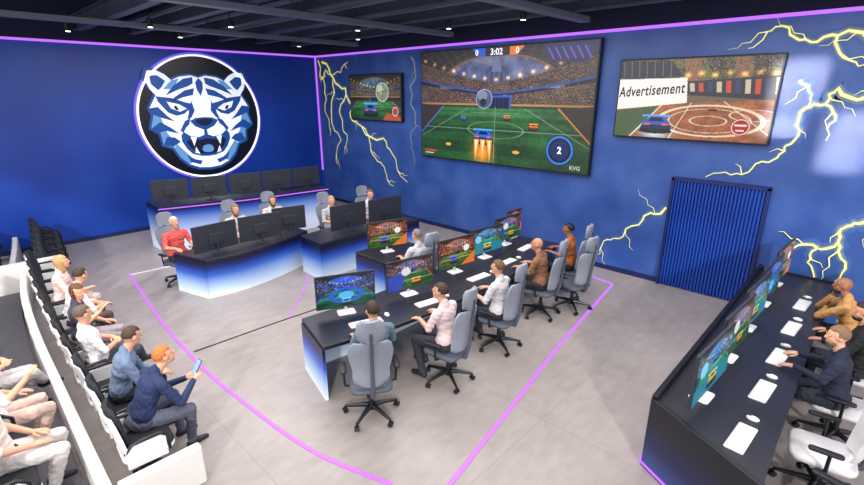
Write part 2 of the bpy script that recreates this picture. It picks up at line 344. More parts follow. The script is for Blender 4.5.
DOORB=mat('corrugated_blue',(28,70,164),.35,.15); q=B(); n=26; x0,x1=11.54,12.97; w=(x1-x0)/n
for i in range(n):
    a=x0+i*w
    q.loft([[(a,-.03,z),(a+w*.2,-.075,z),(a+w*.6,-.075,z),(a+w*.8,-.03,z),(a+w*.8,-.02,z),(a,-.02,z)] for z in (0.02,2.06)],0)
q.box(x0,-.03,0.02,x1,0,2.06)
d=struct(q.obj('door_1',[DOORB]))
q=B(); q.box(x0-.05,-.09,0,x0,0,2.1); q.box(x1,-.09,0,x1+.05,0,2.1); q.box(x0-.05,-.09,2.06,x1+.05,0,2.12); struct(q.obj('trim_4',[mat('door_frame',(16,34,90),.4)]))

def joist_x():
    root=empty('ceiling_joist'); tag(root,'dark grey steel I-beam under the ceiling','ceiling joist',"steel joists under the ceiling")
    q=B(); q.box(0,-.09,.3,18,.09,.33); q.obj('top_flange',[JOIST],root)
    q=B(); q.box(0,-.09,0,18,.09,.03); q.obj('bottom_flange',[JOIST],root)
    q=B(); q.box(0,-.015,.03,18,.015,.3); q.obj('web',[JOIST],root); return root
for y in (-.9,-2.0,-3.1,-4.2,-5.3,-6.4): inst('joist',joist_x,(0,y,4.97))
SLAT=mat('slat_grey',(120,126,146),.5,.1)
def slat():
    q=B(); q.box(0,-.025,0,18,.025,.07); o=q.obj('ceiling_track',[SLAT],bevel=.005); tag(o,'long slim grey track hung under the ceiling','ceiling track','slim grey ceiling tracks'); return o
for i in range(10): inst('slat',slat,(0,-.35-i*.55-(.2 if i%2 else 0),5.12 if i%2 else 5.34))
def duct():
    root=empty('ceiling_duct'); tag(root,'long slim grey cable duct hung below the ceiling','duct','cable ducts below the ceiling')
    q=B(); q.box(-.1,-9,0,.1,0,.1); bd=q.obj('body',[mat('duct_grey',(112,118,134),.4,.2)],root,bevel=.01)
    for i in range(5):
        q=B(); q.box(-.01,-.6-i*1.8,.1,.01,-.58-i*1.8,.74); q.obj('hanger_rod',[JOIST],bd)
    return root
for x in (2.6,6.2,9.6): inst('duct',duct,(x,-.3,4.86))
def spot():
    root=empty('track_spotlight'); tag(root,'small black cylindrical spotlight with a glowing lens','spotlight','ceiling spotlights')
    q=B(); q.tube([(0,0,.0),(0,0,.16)],.055,14); h=q.obj('housing',[BLACK],root,smooth=True)
    q=B(); q.tube([(0,0,-.006),(0,0,.004)],.045,14); q.obj('lens',[LAMP],h)
    q=B(); q.tube([(0,0,.16),(0,0,.75)],.01,6); q.obj('stem',[BLACK],root); return root
for x,y in [(1.5,-1.5),(4.2,-1.5),(7.2,-1.5),(1.5,-4.7),(4.2,-4.7),(5.6,-2.6),(9.0,-1.5),(3.0,-5.8),(1.0,-6.8)]: inst('spot',spot,(x,y,4.85))

def floorline(pts,w,label,m,k=6,z=.01):
    P=crv(pts,k); q=B(); top=[]
    for i,p in enumerate(P):
        t=(P[min(i+1,len(P)-1)]-P[max(i-1,0)]); t.z=0; t.normalize(); nn=Vector((-t.y,t.x,0))*w/2
        top.append([p+nn,p-nn,p-nn+Vector((0,0,z)),p+nn+Vector((0,0,z))])
    q.loft(top); o=q.obj('floor_light_strip',[m]); tag(o,label,'light strip'); return o
floorline([(3.44,-7.12),(4.94,-7.27),(6.09,-7.39),(7.31,-7.46),(8.31,-7.48),(9.24,-7.44),(9.97,-7.39),(10.62,-7.3),(11.17,-7.14),(11.45,-7.04)],.042,'violet glowing strip set along the concrete floor beside the audience',PURPLE)
floorline([(9.6,-.46),(9.85,-.48),(10.88,-.72)],.04,'short violet glowing strip on the floor behind the players',PURPLE,4)
floorline([(10.9,-.74),(11.31,-3.55),(11.65,-5.44),(11.95,-7.2)],.045,'long straight violet glowing strip on the floor behind the players',PURPLE,4)
floorline([(3.44,-7.1),(3.53,-5.96),(3.6,-5.0)],.03,'thin pale violet strip on the floor near the tall desk',mat('pale_led',(205,190,225),.4,emit=.3),4)
floorline([(7.58,-5.88),(6.6,-4.95),(6.0,-4.5)],.02,'thin violet strip crossing the floor between desks',PURPLE,3)
floorline([(7.55,-7.4),(7.59,-5.9),(7.7,-4.4)],.02,'thin black cable channel in the floor',BLACK,3)

# ------------------------------------------------------------------ wall screens
def screen(name,x0,z0,x1,z1,im,label,e):
    root=empty(name,((x0+x1)/2,-.12,(z0+z1)/2)); w,h=x1-x0,z1-z0; tag(root,label,'screen')
    q=B(); q.box(-w/2,0,-h/2,w/2,.115,h/2); hs=q.obj('housing',[BLACK],root,bevel=.01)
    display('display',im,w-.06,h-.06,-w/2+.03,-.004,-h/2+.03,hs,e)
    return root
s1=screen('display_screen',5.02,1.94,9.88,4.6,img_main(560,310),'huge wall-mounted screen showing a car football match in a stadium',1.15)
TW=mat('overlay_white',(240,240,245),.5,emit=.75); TG=mat('overlay_faint',(170,176,170),.5,emit=.3)
X90=(math.pi/2,0,0)
text('3:02',.19,(-.02,-.012,1.2),X90,TW,s1,'score_text'); text('0',.17,(-.58,-.012,1.2),X90,TW,s1,'score_text'); text('0',.17,(.54,-.012,1.2),X90,TW,s1,'score_text')
text('2',.2,(1.73,-.012,-.86),X90,TW,s1,'hud_text'); text('KVG',.12,(2.12,-.012,-1.2),X90,TG,s1,'hud_text')
s2=screen('display_screen',10.3,2.78,12.85,4.18,img_right(360,200),'wall screen with toy car racing arena and advertisement banner',1.1)
text('Advertisement',.25,(-.665,-.012,.15),(math.pi/2,math.radians(-4),0),mat('ad_black',(5,5,7),.5),s2,'banner_text',sx=.68,shear=.18,bold=.016,space=1.12)
s3=screen('display_screen',1.93,2.8,4.25,4.11,img_left(220,124),'small wall-mounted screen showing a ball and a blue car on grass',1.1)

# lightning murals
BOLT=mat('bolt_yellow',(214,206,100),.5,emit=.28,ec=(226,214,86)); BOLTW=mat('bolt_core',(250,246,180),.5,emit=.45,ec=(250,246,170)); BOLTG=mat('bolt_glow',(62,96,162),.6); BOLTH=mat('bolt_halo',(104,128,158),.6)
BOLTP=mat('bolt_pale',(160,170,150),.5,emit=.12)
def bolt(paths,label,wide=.05,cm=BOLT,core=None,gap=7,jag=.19):
    q=B(); rs=random.Random(len(label)+int(paths[0][0][0]*10)); cnt=0
    for pi,pts in enumerate(paths):
        P=[Vector((p[0],p[1])) for p in pts]
        for it in range(2):
            Q=[P[0]]
            for a,b_ in zip(P[:-1],P[1:]):
                dd=b_-a; nn=Vector((-dd.y,dd.x)); Q+=[a+dd*rs.uniform(.35,.65)+nn*rs.choice([-1,1])*rs.uniform(.5*jag,jag),b_]
            P=Q
        br=[]
        for k in range(2,len(P)-2,gap):
            d0=(P[k+1]-P[k]).normalized(); s_=rs.choice([-1,1]); pp=[P[k]]; dr=Vector((d0.x*.75-s_*d0.y*.6,d0.y*.75+s_*d0.x*.6)); sg=1
            for z in range(rs.randint(2,5)):
                sg=-sg; pp.append(pp[-1]+(dr+Vector((-dr.y,dr.x))*.45*sg).normalized()*rs.uniform(.07,.16))
            br.append(pp)
        for pl,ww in [(P,wide*(1 if pi==0 else .75))]+[(x,wide*.35) for x in br]:
            cnt+=1
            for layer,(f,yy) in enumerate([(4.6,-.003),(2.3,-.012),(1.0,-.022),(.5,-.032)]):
                if layer<2 and pl is not P: continue
                n=len(pl); vs=[];fs=[]; yy-=cnt*.0003
                for i,p in enumerate(pl):
                    t=(pl[min(i+1,n-1)]-pl[max(i-1,0)]).normalized(); nn=Vector((-t.y,t.x))*ww*f*(1-.82*i/(n-1))*rs.uniform(.8,1.2)
                    vs+=[(p.x+nn.x,yy,p.y+nn.y),(p.x-nn.x,yy,p.y-nn.y)]
                for i in range(n-1): fs.append((2*i,2*i+1,2*i+3,2*i+2))
                q.add(vs,fs,layer)
    o=q.obj('lightning_mural',[BOLTG,BOLTH,cm,core or BOLTW]); tag(o,label,'mural'); return o
bolt([[(.38,4.54),(.98,4.04),(1.59,3.73),(1.84,3.25),(1.86,2.76),(2.32,2.6),(2.67,2.2),(2.93,1.68),(3.38,1.29),(3.72,.91)],[(2.32,2.6),(3.33,2.3),(3.67,1.92),(4.34,1.11)],[(.98,4.04),(.77,3.05),(1.22,2.11),(.92,1.26)],[(1.59,3.73),(1.2,3.0),(1.55,2.3),(1.5,1.7)],[(.3,4.0),(.6,4.3),(1.4,4.2),(1.8,4.5)],[(.2,4.6),(.5,3.8),(.4,3.0),(.6,2.2)]],'branching pale yellow lightning bolt painted on the wall beside the corner',.034,BOLT,None,8)
bolt([[(4.55,4.5),(4.65,3.9),(4.5,3.3),(4.72,2.7),(4.5,2.1),(4.6,1.6)]],'faint pale lightning streak painted between two wall screens',.014,BOLTP,BOLTP,9)
bolt([[(13.9,4.22),(13.39,4.38),(13.1,4.31),(12.79,4.53),(12.52,4.5),(12.3,4.27)],[(13.39,4.38),(13.59,4.04),(13.9,3.96)]],'yellow lightning bolt painted high above a wall screen',.028,gap=7)
bolt([[(14.1,3.6),(13.85,3.52),(13.54,3.66),(13.44,3.43),(13.21,3.37),(13.2,3.04),(13.07,2.79),(13.0,2.6),(12.69,2.4),(12.4,2.25),(12.02,2.17)],[(13.06,3.78),(13.25,3.56),(13.21,3.37)],[(13.44,3.43),(13.6,3.2),(13.55,2.9)]],'yellow lightning bolt painted above the corrugated door',.03,gap=8)
bolt([[(11.45,1.52),(11.13,1.33),(10.86,1.04),(10.53,.71),(10.29,.48),(10.11,.14)]],'thin pale lightning bolt painted low beside the corrugated door',.02,gap=7)
bolt([[(14.5,1.85),(14.23,1.75),(14.06,1.66),(14.0,1.39),(13.78,1.24),(13.7,.98),(13.81,.7),(13.6,.4)],[(14.0,1.39),(14.15,1.09),(14.04,.68),(14.1,.4)],[(13.78,1.24),(13.5,1.2),(13.35,.95)]],'yellow lightning bolt painted low near the long desk',.031,gap=8)

# ------------------------------------------------------------------ emblem
def emblem():
    root=empty('round_emblem',(.0,-3.87,2.92),math.radians(90)); tag(root,'round black sign, white glowing ring, snarling white-blue tiger head','emblem')
    R=1.62
    def disc(r0,r1,ya,yb,m,name,seg=96):
        q=B()
        for i in range(seg):
            a=2*math.pi*i/seg;c=2*math.pi*(i+1)/seg
            A=[(r*math.cos(t),y,r*math.sin(t)) for t in (a,c) for r,y in ((r0,ya),(r1,ya),(r1,yb),(r0,yb))]
            q.add(A,[(0,1,5,4),(1,2,6,5),(2,3,7,6),(3,0,4,7)])
        return q.obj(name,[m],root)
    disc(0,R,-.06,-.0,mat('sign_black',(10,14,30),.3),'backing_disc'); disc(R,R+.045,-.09,-.0,mat('ring_white',(240,240,255),.4,emit=1.0),'ring')
    disc(R+.045,R+.1,-.05,-.0,mat('ring_violet',(110,90,220),.4,emit=.5),'ring_glow')
    k=1.5
    def S(p,s=1.0): return [(x*k*s*1.12,(y*s+.05)*k) for x,y in p]
    head=[(0,.66),(.12,.7),(.3,.67),(.42,.61),(.5,.7),(.62,.77),(.75,.76),(.8,.62),(.75,.46),(.68,.36),(.8,.14),(.76,.02),(.82,-.2),(.7,-.3),(.68,-.5),(.54,-.56),(.46,-.74),(.34,-.88),(.18,-.96),(0,-.98)]
    blue=mat('tiger_blue',(24,76,150),.4,emit=.2); white=mat('tiger_white',(240,243,250),.4,emit=.4); navy=mat('tiger_navy',(8,22,62),.4); sky=mat('tiger_sky',(104,156,212),.4,emit=.2)
    q=B(); q.flat(S(head,1.05),-.07,0,True); q.obj('head_outline',[blue],root)
    q=B(); q.flat(S(head),-.078,0,True); hd=q.obj('head',[white],root)
    for dd in [[(.8,.14),(.7,.1),(.64,-.1),(.6,-.3),(.52,-.42),(.54,-.56),(.68,-.5),(.7,-.3),(.82,-.2),(.76,.02)],[(.24,-.84),(.36,-.66),(.48,-.5),(.54,-.56),(.46,-.74),(.34,-.88)],[(.3,.64),(.42,.61),(.56,.46),(.42,.46)]]:
        for sg in (1,-1):
            q=B(); q.flat(S(dd),-.082,0,only=[sg]); q.obj('face_shading',[sky],hd)
    q=B()
    D=[[(.51,.6),(.62,.69),(.73,.68),(.72,.54),(.63,.44),(.57,.5)],
       [(0,.66),(.06,.58),(.05,.46),(0,.34)],[(.09,.67),(.24,.64),(.4,.52),(.54,.35),(.34,.45),(.18,.51),(.1,.56)],[(.09,.48),(.24,.44),(.4,.33),(.5,.23),(.28,.32),(.12,.36)],
       [(.1,.31),(.16,.25),(.13,.08),(.2,-.04),(.27,-.06),(.23,.03),(.22,.1),(.3,.03),(.42,.0),(.54,.06),(.66,.24),(.69,.34),(.46,.31),(.28,.24),(.18,.21)],
       [(.8,.14),(.68,.16),(.56,.0),(.46,-.1),(.64,-.03),(.77,.03)],[(.82,-.2),(.68,-.1),(.54,-.2),(.42,-.32),(.62,-.25),(.74,-.29)],[(.68,-.5),(.62,-.36),(.5,-.38),(.42,-.46),(.54,-.54)],
       [(0,-.04),(.14,-.05),(.23,-.1),(.16,-.2),(.04,-.26),(0,-.26)],
       [(.21,-.04),(.31,-.1),(.4,-.26),(.36,-.31),(.31,-.22),(.25,-.16)],
       [(0,-.26),(.022,-.26),(.03,-.36),(.12,-.4),(.26,-.37),(.35,-.29),(.4,-.35),(.4,-.46),(.34,-.6),(.26,-.7),(.12,-.75),(0,-.76)],
       [(.12,-.84),(.24,-.8),(.36,-.7),(.31,-.84),(.16,-.91)]]
    for dd in D: q.flat(S(dd),-.086,0,True)
    q.obj('stripes',[blue],hd)
    for nm,m,y,P in [('eye',white,-.09,[(.25,.12),(.36,.2),(.54,.25),(.49,.13),(.36,.07)]),('pupil',navy,-.094,[(.37,.1),(.41,.18),(.45,.16),(.42,.1)]),
        ('upper_fang',white,-.094,[(.16,-.4),(.26,-.38),(.22,-.56)]),('lower_fang',white,-.094,[(.14,-.71),(.22,-.68),(.2,-.57)])]:
        for sg in (1,-1):
            q=B(); q.flat(S(P),y,0,only=[sg]); q.obj(nm,[m],hd)
    q=B(); q.flat(S([(0,-.43),(.1,-.45),(.28,-.43),(.33,-.47),(.28,-.58),(.2,-.67),(.1,-.71),(0,-.71)]),-.09,0,True); q.obj('mouth',[navy],hd)
    q=B(); q.flat(S([(0,-.54),(.07,-.56),(.1,-.63),(.07,-.68),(0,-.69)]),-.094,0,True); q.obj('tongue',[sky],hd)
    q=B(); q.flat(S([(0,-.07),(.11,-.08),(.15,-.11),(.07,-.18),(0,-.2)]),-.09,0,True); q.obj('nose',[navy],hd)
emblem()

# ------------------------------------------------------------------ desks
def slab(q,F,K,z0,z1,m=0):
    n=len(F); rings=[]
    for i in range(n): rings.append([(F[i].x,F[i].y,z0),(K[i].x,K[i].y,z0),(K[i].x,K[i].y,z1),(F[i].x,F[i].y,z1)])
    q.loft(rings,m)
def vwall(q,P,z0,z1,th,m=0):
    rings=[];n=len(P)
    for i,p in enumerate(P):
        t=(P[min(i+1,n-1)]-P[max(i-1,0)]).normalized(); nn=Vector((-t.y,t.x,0))*th/2
        rings.append([(p.x+nn.x,p.y+nn.y,z0),(p.x-nn.x,p.y-nn.y,z0),(p.x-nn.x,p.y-nn.y,z1),(p.x+nn.x,p.y+nn.y,z1)])
    q.loft(rings,m)
def desk(label,front,back,z,gm,led=True,k=6):
    root=empty('esports_desk',(front[0][0],front[0][1],0)); o=Vector((front[0][0],front[0][1],0)); tag(root,label,'desk')
    F=[p-o for p in crv(front,k)]; K=[p-o for p in crv(back,k)]
    q=B(); slab(q,F,K,z-.05,z); q.obj('worktop',[DARK],root,bevel=.006)
    inn=[f+(kk-f)*.06 for f,kk in zip(F,K)]
    q=B(); vwall(q,inn,.0,z-.05,.03); fp=q.obj('front_panel',[gm],root)
    q=B(); vwall(q,[F[0]+(K[0]-F[0])*.03,F[0]+(K[0]-F[0])*.97],0,z-.05,.035); q.obj('end_panel',[gm],root)
    q=B(); vwall(q,[F[-1]+(K[-1]-F[-1])*.03,F[-1]+(K[-1]-F[-1])*.97],0,z-.05,.035); q.obj('end_panel',[gm],root)
    if led:
        q=B(); vwall(q,[f+(f-kk).normalized()*.006 for f,kk in zip(F,K)],z-.075,z-.05,.012); q.obj('light_strip',[PURPLE],root)
    return root
desk('tall curved black desk with violet glowing edge below the emblem',[(2.43,-6.1),(2.75,-5.0),(2.95,-4.1),(3.1,-3.0),(3.22,-2.0)],[(1.6,-6.1),(1.9,-5.0),(2.1,-4.0),(2.25,-3.0),(2.35,-2.0)],1.1,GRADA)
desk('curved black desk with blue to white gradient front panel',[(5.85,-6.45),(5.93,-5.84),(5.8,-5.04),(5.52,-4.15)],[(5.0,-6.7),(5.08,-5.84),(4.95,-5.0),(4.68,-4.25)],.75,GRAD,False)
desk('black desk with gradient panel behind the players',[(6.62,-4.54),(6.56,-3.6),(6.6,-2.8),(6.7,-1.9)],[(5.82,-4.5),(5.75,-3.6),(5.75,-2.8),(5.83,-1.9)],.78,GRAD,False)
desk('short black desk with gradient panel holding a single monitor',[(7.42,-4.32),(7.42,-3.8),(7.45,-3.2)],[(8.28,-4.32),(8.28,-3.8),(8.3,-3.2)],.75,GRAD,False)
desk('long bowed black player desk with gradient end panel',[(9.09,-6.5),(9.17,-5.6),(9.17,-4.6),(9.12,-3.5),(9.03,-2.4),(8.85,-1.35)],[(9.93,-6.72),(10.15,-5.73),(10.22,-4.61),(10.22,-3.5),(10.15,-2.42),(9.9,-1.2)],.75,GRAD,False)
root=empty('esports_desk',(13.12,-5.1,0)); tag(root,'long straight black desk with raised rim and violet glowing base','desk')
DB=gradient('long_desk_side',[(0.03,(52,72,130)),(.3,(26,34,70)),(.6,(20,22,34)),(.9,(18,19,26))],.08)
q=B(); q.loft([[(0,0,z),(.96,-.52,z),(.96,4.98,z),(0,4.98,z)] for z in (.7,.75)]); q.obj('worktop',[DARK],root,bevel=.005)
q=B(); q.box(-.03,-.02,0,.02,5.0,.82); q.obj('side_panel',[DB],root,bevel=.004)
q=B(); vwall(q,[Vector((-.02,-.01,0)),Vector((.97,-.545,0))],0,.79,.05); q.obj('end_panel',[DB],root,bevel=.004)
q=B(); q.box(.02,4.96,0,.97,5.0,.78); q.obj('end_panel',[DB],root,bevel=.004)
q=B(); vwall(q,[Vector((-.045,5.0,0)),Vector((-.045,-.03,0)),Vector((.95,-.575,0))],.03,.055,.012); q.obj('light_strip',[PURPLE],root)

# ------------------------------------------------------------------ monitors
imgs=[img_small(i) for i in range(4)]
def mk_monitor(i,w=.74,h=.43,dark=False):
    def f():
        root=empty('computer_monitor'); tag(root,'thin black flat monitor on a stand','monitor'); SM=MON if dark else WHITE; z=.05 if dark else .11
        q=B(); q.box(-w/2,0,z,w/2,.03,z+h); hs=q.obj('housing',[MON],root,bevel=.006)
        q=B(); q.box(-.14,.03,z+.12,.14,.055,z+.32); q.obj('rear_cover',[MON],hs,bevel=.01)
        q=B(); q.tube([(0,.07,.012),(0,.06,z+.17)],.02,8); q.obj('stand_neck',[SM],root)
        q=B(); q.rbox(0,.05,.006,.24,.18,.012,.03); q.obj('stand_foot',[SM],root)
        display('display',imgs[i],w-.02,h-.02,-w/2+.01,-.003,z+.01,hs,.95); return root
    return f
def monitor(i,x,y,z,rz,label,group,w=.74,h=.43,dark=False): return inst('mon%d_%.2f_%d'%(i,w,dark),mk_monitor(i,w,h,dark),(x,y,z),rz,label,group)
gA='monitors on the tall desk'; gB='monitors on the curved desk'; gC='monitors on the player desk'; gR='monitors on the long desk'; gD='monitors on the black desk'
for i,(x,y,a) in enumerate([(2.12,-5.68,-107),(2.38,-4.87,-105),(2.57,-4.05,-102),(2.68,-3.23,-98),(2.77,-2.4,-95)]): monitor(i%4,x,y,1.1,a,'wide black monitor seen from behind on the tall desk',gA,.79,.5,True)
for i,(x,y,a) in enumerate([(5.52,-6.1,-86),(5.5,-5.2,-96),(5.32,-4.45,-104)]): monitor(i%4,x,y,.75,a,'wide black monitor seen from behind on the curved gradient desk',gB,.84 if i<2 else .7,.5,True)
for i,(x,y,a) in enumerate([(6.2,-3.55,-92),(6.3,-2.6,-95)]): monitor(i%4,x,y,.78,a,'wide black monitor seen from behind on the black desk',gD,.9,.52,True)
monitor(2,7.88,-3.9,.75,72,'monitor showing an orange arena game on the short desk',gD,.8,.5)
for i,(x,y,a,j) in enumerate([(9.42,-6.0,66,0),(9.6,-4.98,78,1),(9.5,-3.82,82,2),(9.42,-2.9,84,3),(9.24,-2.0,88,1),(9.05,-1.5,90,2)]):
    monitor(j,x,y,.75,a,['monitor showing a blue glowing arena game','monitor showing a stadium game with orange car','monitor showing an orange and green game','monitor showing a teal arena game','monitor showing a stadium game at the desk end','monitor showing an orange game at the desk end'][i],gC,.8 if i<5 else .5,.47)
for i in range(5): monitor([3,1,3,0,2][i],13.47,-4.7+i*.98,.75,86,'large monitor with a colourful game facing the seated row',gR,.97,.55)

def kb():
    root=empty('keyboard'); tag(root,'white computer keyboard','keyboard')
    q=B(); q.rbox(0,0,.009,.44,.15,.018,.015); bd=q.obj('body',[WHITEP],root)
    q=B()
    for r in range(5):
        for c in range(14): q.box(-.2+c*.029,-.06+r*.025,.018,-.2+c*.029+.024,-.06+r*.025+.02,.024)
    q.obj('keys',[KEYG],bd); return root
def mouse():
    root=empty('computer_mouse'); tag(root,'white computer mouse','mouse')
    q=B(); q.sphere((0,0,.012),(.034,.055,.024),0,14); bd=q.obj('body',[WHITE],root,smooth=True)
    q=B(); q.box(-.004,.015,.03,.004,.035,.038); q.obj('scroll_wheel',[BLACK],bd); return root
for y in (-5.12,-4.2,-3.33,-2.4,-1.45):
    inst('kb',kb,(13.84,y,.75),86,'white keyboard on the long black desk','keyboards on the long desk'); inst('mouse',mouse,(13.86,y+.36,.75),90,'white mouse on the long black desk','mice on the long desk')
for x,y,a in [(9.82,-6.0,70),(9.98,-4.98,80),(9.9,-3.75,86),(9.82,-2.85,90),(9.62,-1.93,95)]:
    inst('kb',kb,(x,y,.75),a,'white keyboard on the bowed player desk','keyboards on the player desk'); inst('mouse',mouse,(x+.02,y+.34,.75),a,'white mouse on the bowed player desk','mice on the player desk')
for x,y,a in [(5.15,-6.1,-90),(5.18,-5.25,-95),(4.98,-4.5,-105)]: inst('kb',kb,(x,y,.75),a,'white keyboard on the curved gradient desk','keyboards on the curved desk')

# ------------------------------------------------------------------ office chair (faces +Y)
def arc_ring(w,z,y,th,bow,n=9):
    pts=[]
    for i in range(n):
        u=-1+2*i/(n-1); pts.append((u*w,y+bow*u*u+th*.5*(1-.5*u**4),z))
    for i in range(n-1,-1,-1):
        u=-1+2*i/(n-1); pts.append((u*w,y+bow*u*u-th*.5*(1-.5*u**4),z))
    return pts
def chair():
    root=empty('office_chair'); tag(root,'grey high-backed swivel office chair','office chair')
    q=B()
    for k in range(5):
        a=2*math.pi*k/5+.3; c,s_=math.cos(a),math.sin(a)
        q.tube([(0,0,.13),(c*.12,s_*.12,.12),(c*.32,s_*.32,.085)],[.036,.026,.016],8)
    q.tube([(0,0,.08),(0,0,.16)],.042,12); sb=q.obj('star_base',[CHROME],root,smooth=True)
    for k in range(5):
        a=2*math.pi*k/5+.3; c,s_=math.cos(a)*.32,math.sin(a)*.32; q=B()
        for o_ in (-.018,.018):
            ax=Vector((-math.sin(a+.6),math.cos(a+.6),0)); p=Vector((c,s_,.03))
            q.tube([p+ax*(o_-.01),p+ax*(o_+.01)],.03,12)
        q.tube([(c,s_,.03),(c,s_,.085)],.01,6); q.obj('caster',[BLACK],sb)
    q=B(); q.tube([(0,0,.14),(0,0,.3)],.028,12); q.tube([(0,0,.3),(0,0,.4)],.018,12); q.box(-.11,-.13,.385,.11,.13,.415); q.obj('gas_lift',[BLACK],root)
    q=B(); q.rbox(0,.02,.445,.48,.5,.06,.1); q.obj('seat',[GREY2],root,smooth=True)
    q=B(); Z=[(.52,.14,-.215),(.56,.19,-.228),(.63,.205,-.24),(.72,.2,-.25),(.86,.23,-.275),(.98,.245,-.3),(1.06,.225,-.318),(1.1,.18,-.328)]
    q.loft([arc_ring(w,z,y,.05,.06) for z,w,y in Z]); bk=q.obj('backrest',[GREY],root,smooth=True)
    q=B(); Z=[(1.13,.1,-.328),(1.15,.14,-.33),(1.23,.155,-.335),(1.33,.145,-.34),(1.37,.1,-.342)]
    q.loft([arc_ring(w,z,y,.055,.035) for z,w,y in Z]); q.obj('headrest',[GREY],root,smooth=True)
    q=B(); q.tube([(0,-.05,.4),(0,-.26,.42),(0,-.31,.6),(0,-.34,.85),(0,-.37,1.24)],[.028,.028,.024,.02,.016],8); q.obj('back_spine',[GREY2],root,smooth=True)
    for sg in (-1,1):
        q=B(); q.tube([(sg*.2,0,.41),(sg*.29,0,.43),(sg*.3,0,.62)],.015,8,1); q.rbox(sg*.3,.03,.645,.07,.25,.028,.03); q.obj('armrest',[BLACK,CHROME],root,smooth=True)
    return root
# ------------------------------------------------------------------ auditorium seat (faces +Y)
SH2=mat('dark_shell',(44,47,58),.5)
def mk_aud(shell):
    def f():
        root=empty('auditorium_seat'); tag(root,'white shell auditorium seat with black cushions','seat')
        q=B(); q.loft([arc_ring(w,z,y,.022,.04) for z,w,y in [(.36,.19,-.2),(.45,.225,-.21),(.65,.23,-.235),(.8,.21,-.262),(.85,.16,-.275)]]); bs=q.obj('back_shell',[shell],root,smooth=True)
        q=B(); q.loft([arc_ring(w,z,y,.045,.035) for z,w,y in [(.46,.16,-.168),(.52,.205,-.174),(.68,.22,-.2),(.84,.205,-.23),(.89,.17,-.243),(.91,.11,-.248)]]); q.obj('back_cushion',[CUSH],bs,smooth=True)
        q=B(); q.rbox(0,.0,.37,.45,.44,.035,.1); ss=q.obj('seat_shell',[shell],root,smooth=True)
        q=B(); q.rbox(0,.01,.41,.42,.42,.06,.09); q.obj('seat_cushion',[CUSH],ss,smooth=True)
        q=B(); q.box(-.05,-.1,0,.05,.06,.35); q.box(-.16,-.14,0,.16,.12,.02); q.obj('pedestal',[CHROME],root,bevel=.006)
        for sg in (-1,1):
            q=B(); q.tube([(sg*.24,-.2,.5),(sg*.255,-.14,.59),(sg*.255,.08,.6),(sg*.255,.15,.54),(sg*.245,.15,.38)],[.014,.018,.018,.017,.014],8,1); q.box(sg*.248-.007,-.2,.34,sg*.248+.007,.13,.56); q.obj('armrest',[shell,BLACK],root,smooth=True)
        return root
    return f
aud=mk_aud(WHITE); audd=mk_aud(SH2)

# ------------------------------------------------------------------ people
def V(*a): return np.array(a,float)
class Body:
    def __init__(s): s.prim=[]; s.b=B(); s.extra=B()
    def cap(s,p0,p1,r0,r1,slot):
        p0=V(*p0);p1=V(*p1); s.prim.append(('c',p0,p1,r0,r1,slot)); s.b.sphere(p0,r0,0,14); s.b.sphere(p1,r1,0,14); s.b.tube([p0,p1],[r0,r1],14)
    def ell(s,c,r,slot,R=None):
        s.prim.append(('e',V(*c),V(*r),np.array(R) if R else np.eye(3),0,slot)); s.b.sphere(c,tuple(r),0,20,R)
    def hand(s,w,d,nrm,side,curl):
        w=Vector(w);d=Vector(d).normalized();nrm=Vector(nrm); nrm=(nrm-d*nrm.dot(d)).normalized(); sd=d.cross(nrm)*side
        for k in (-1,0,1): s.cap(w,w+d*.075+sd*k*.024,.022,.015,0)
        for k,L in zip((-1.5,-.5,.5,1.5),(.058,.078,.084,.076)):
            a=w+d*.07+sd*k*.019; dd=d
            pts=[a]
            for j,f in enumerate((.45,.32,.23)):
                dd=(dd-nrm*curl*.55).normalized(); pts.append(pts[-1]+dd*L*f)
            s.extra.tube(pts,[.0098,.0092,.0085,.006],8,0)
        a=w+d*.02+sd*.024; p1=a+(d*.5+sd*.8-nrm*.2).normalized()*.035; p2=p1+(d*.9+sd*.25-nrm*.3).normalized()*.03; p3=p2+(d-nrm*.4).normalized()*.022
        s.extra.tube([a,p1,p2,p3],[.013,.0115,.0105,.007],8,0)
HS=.94
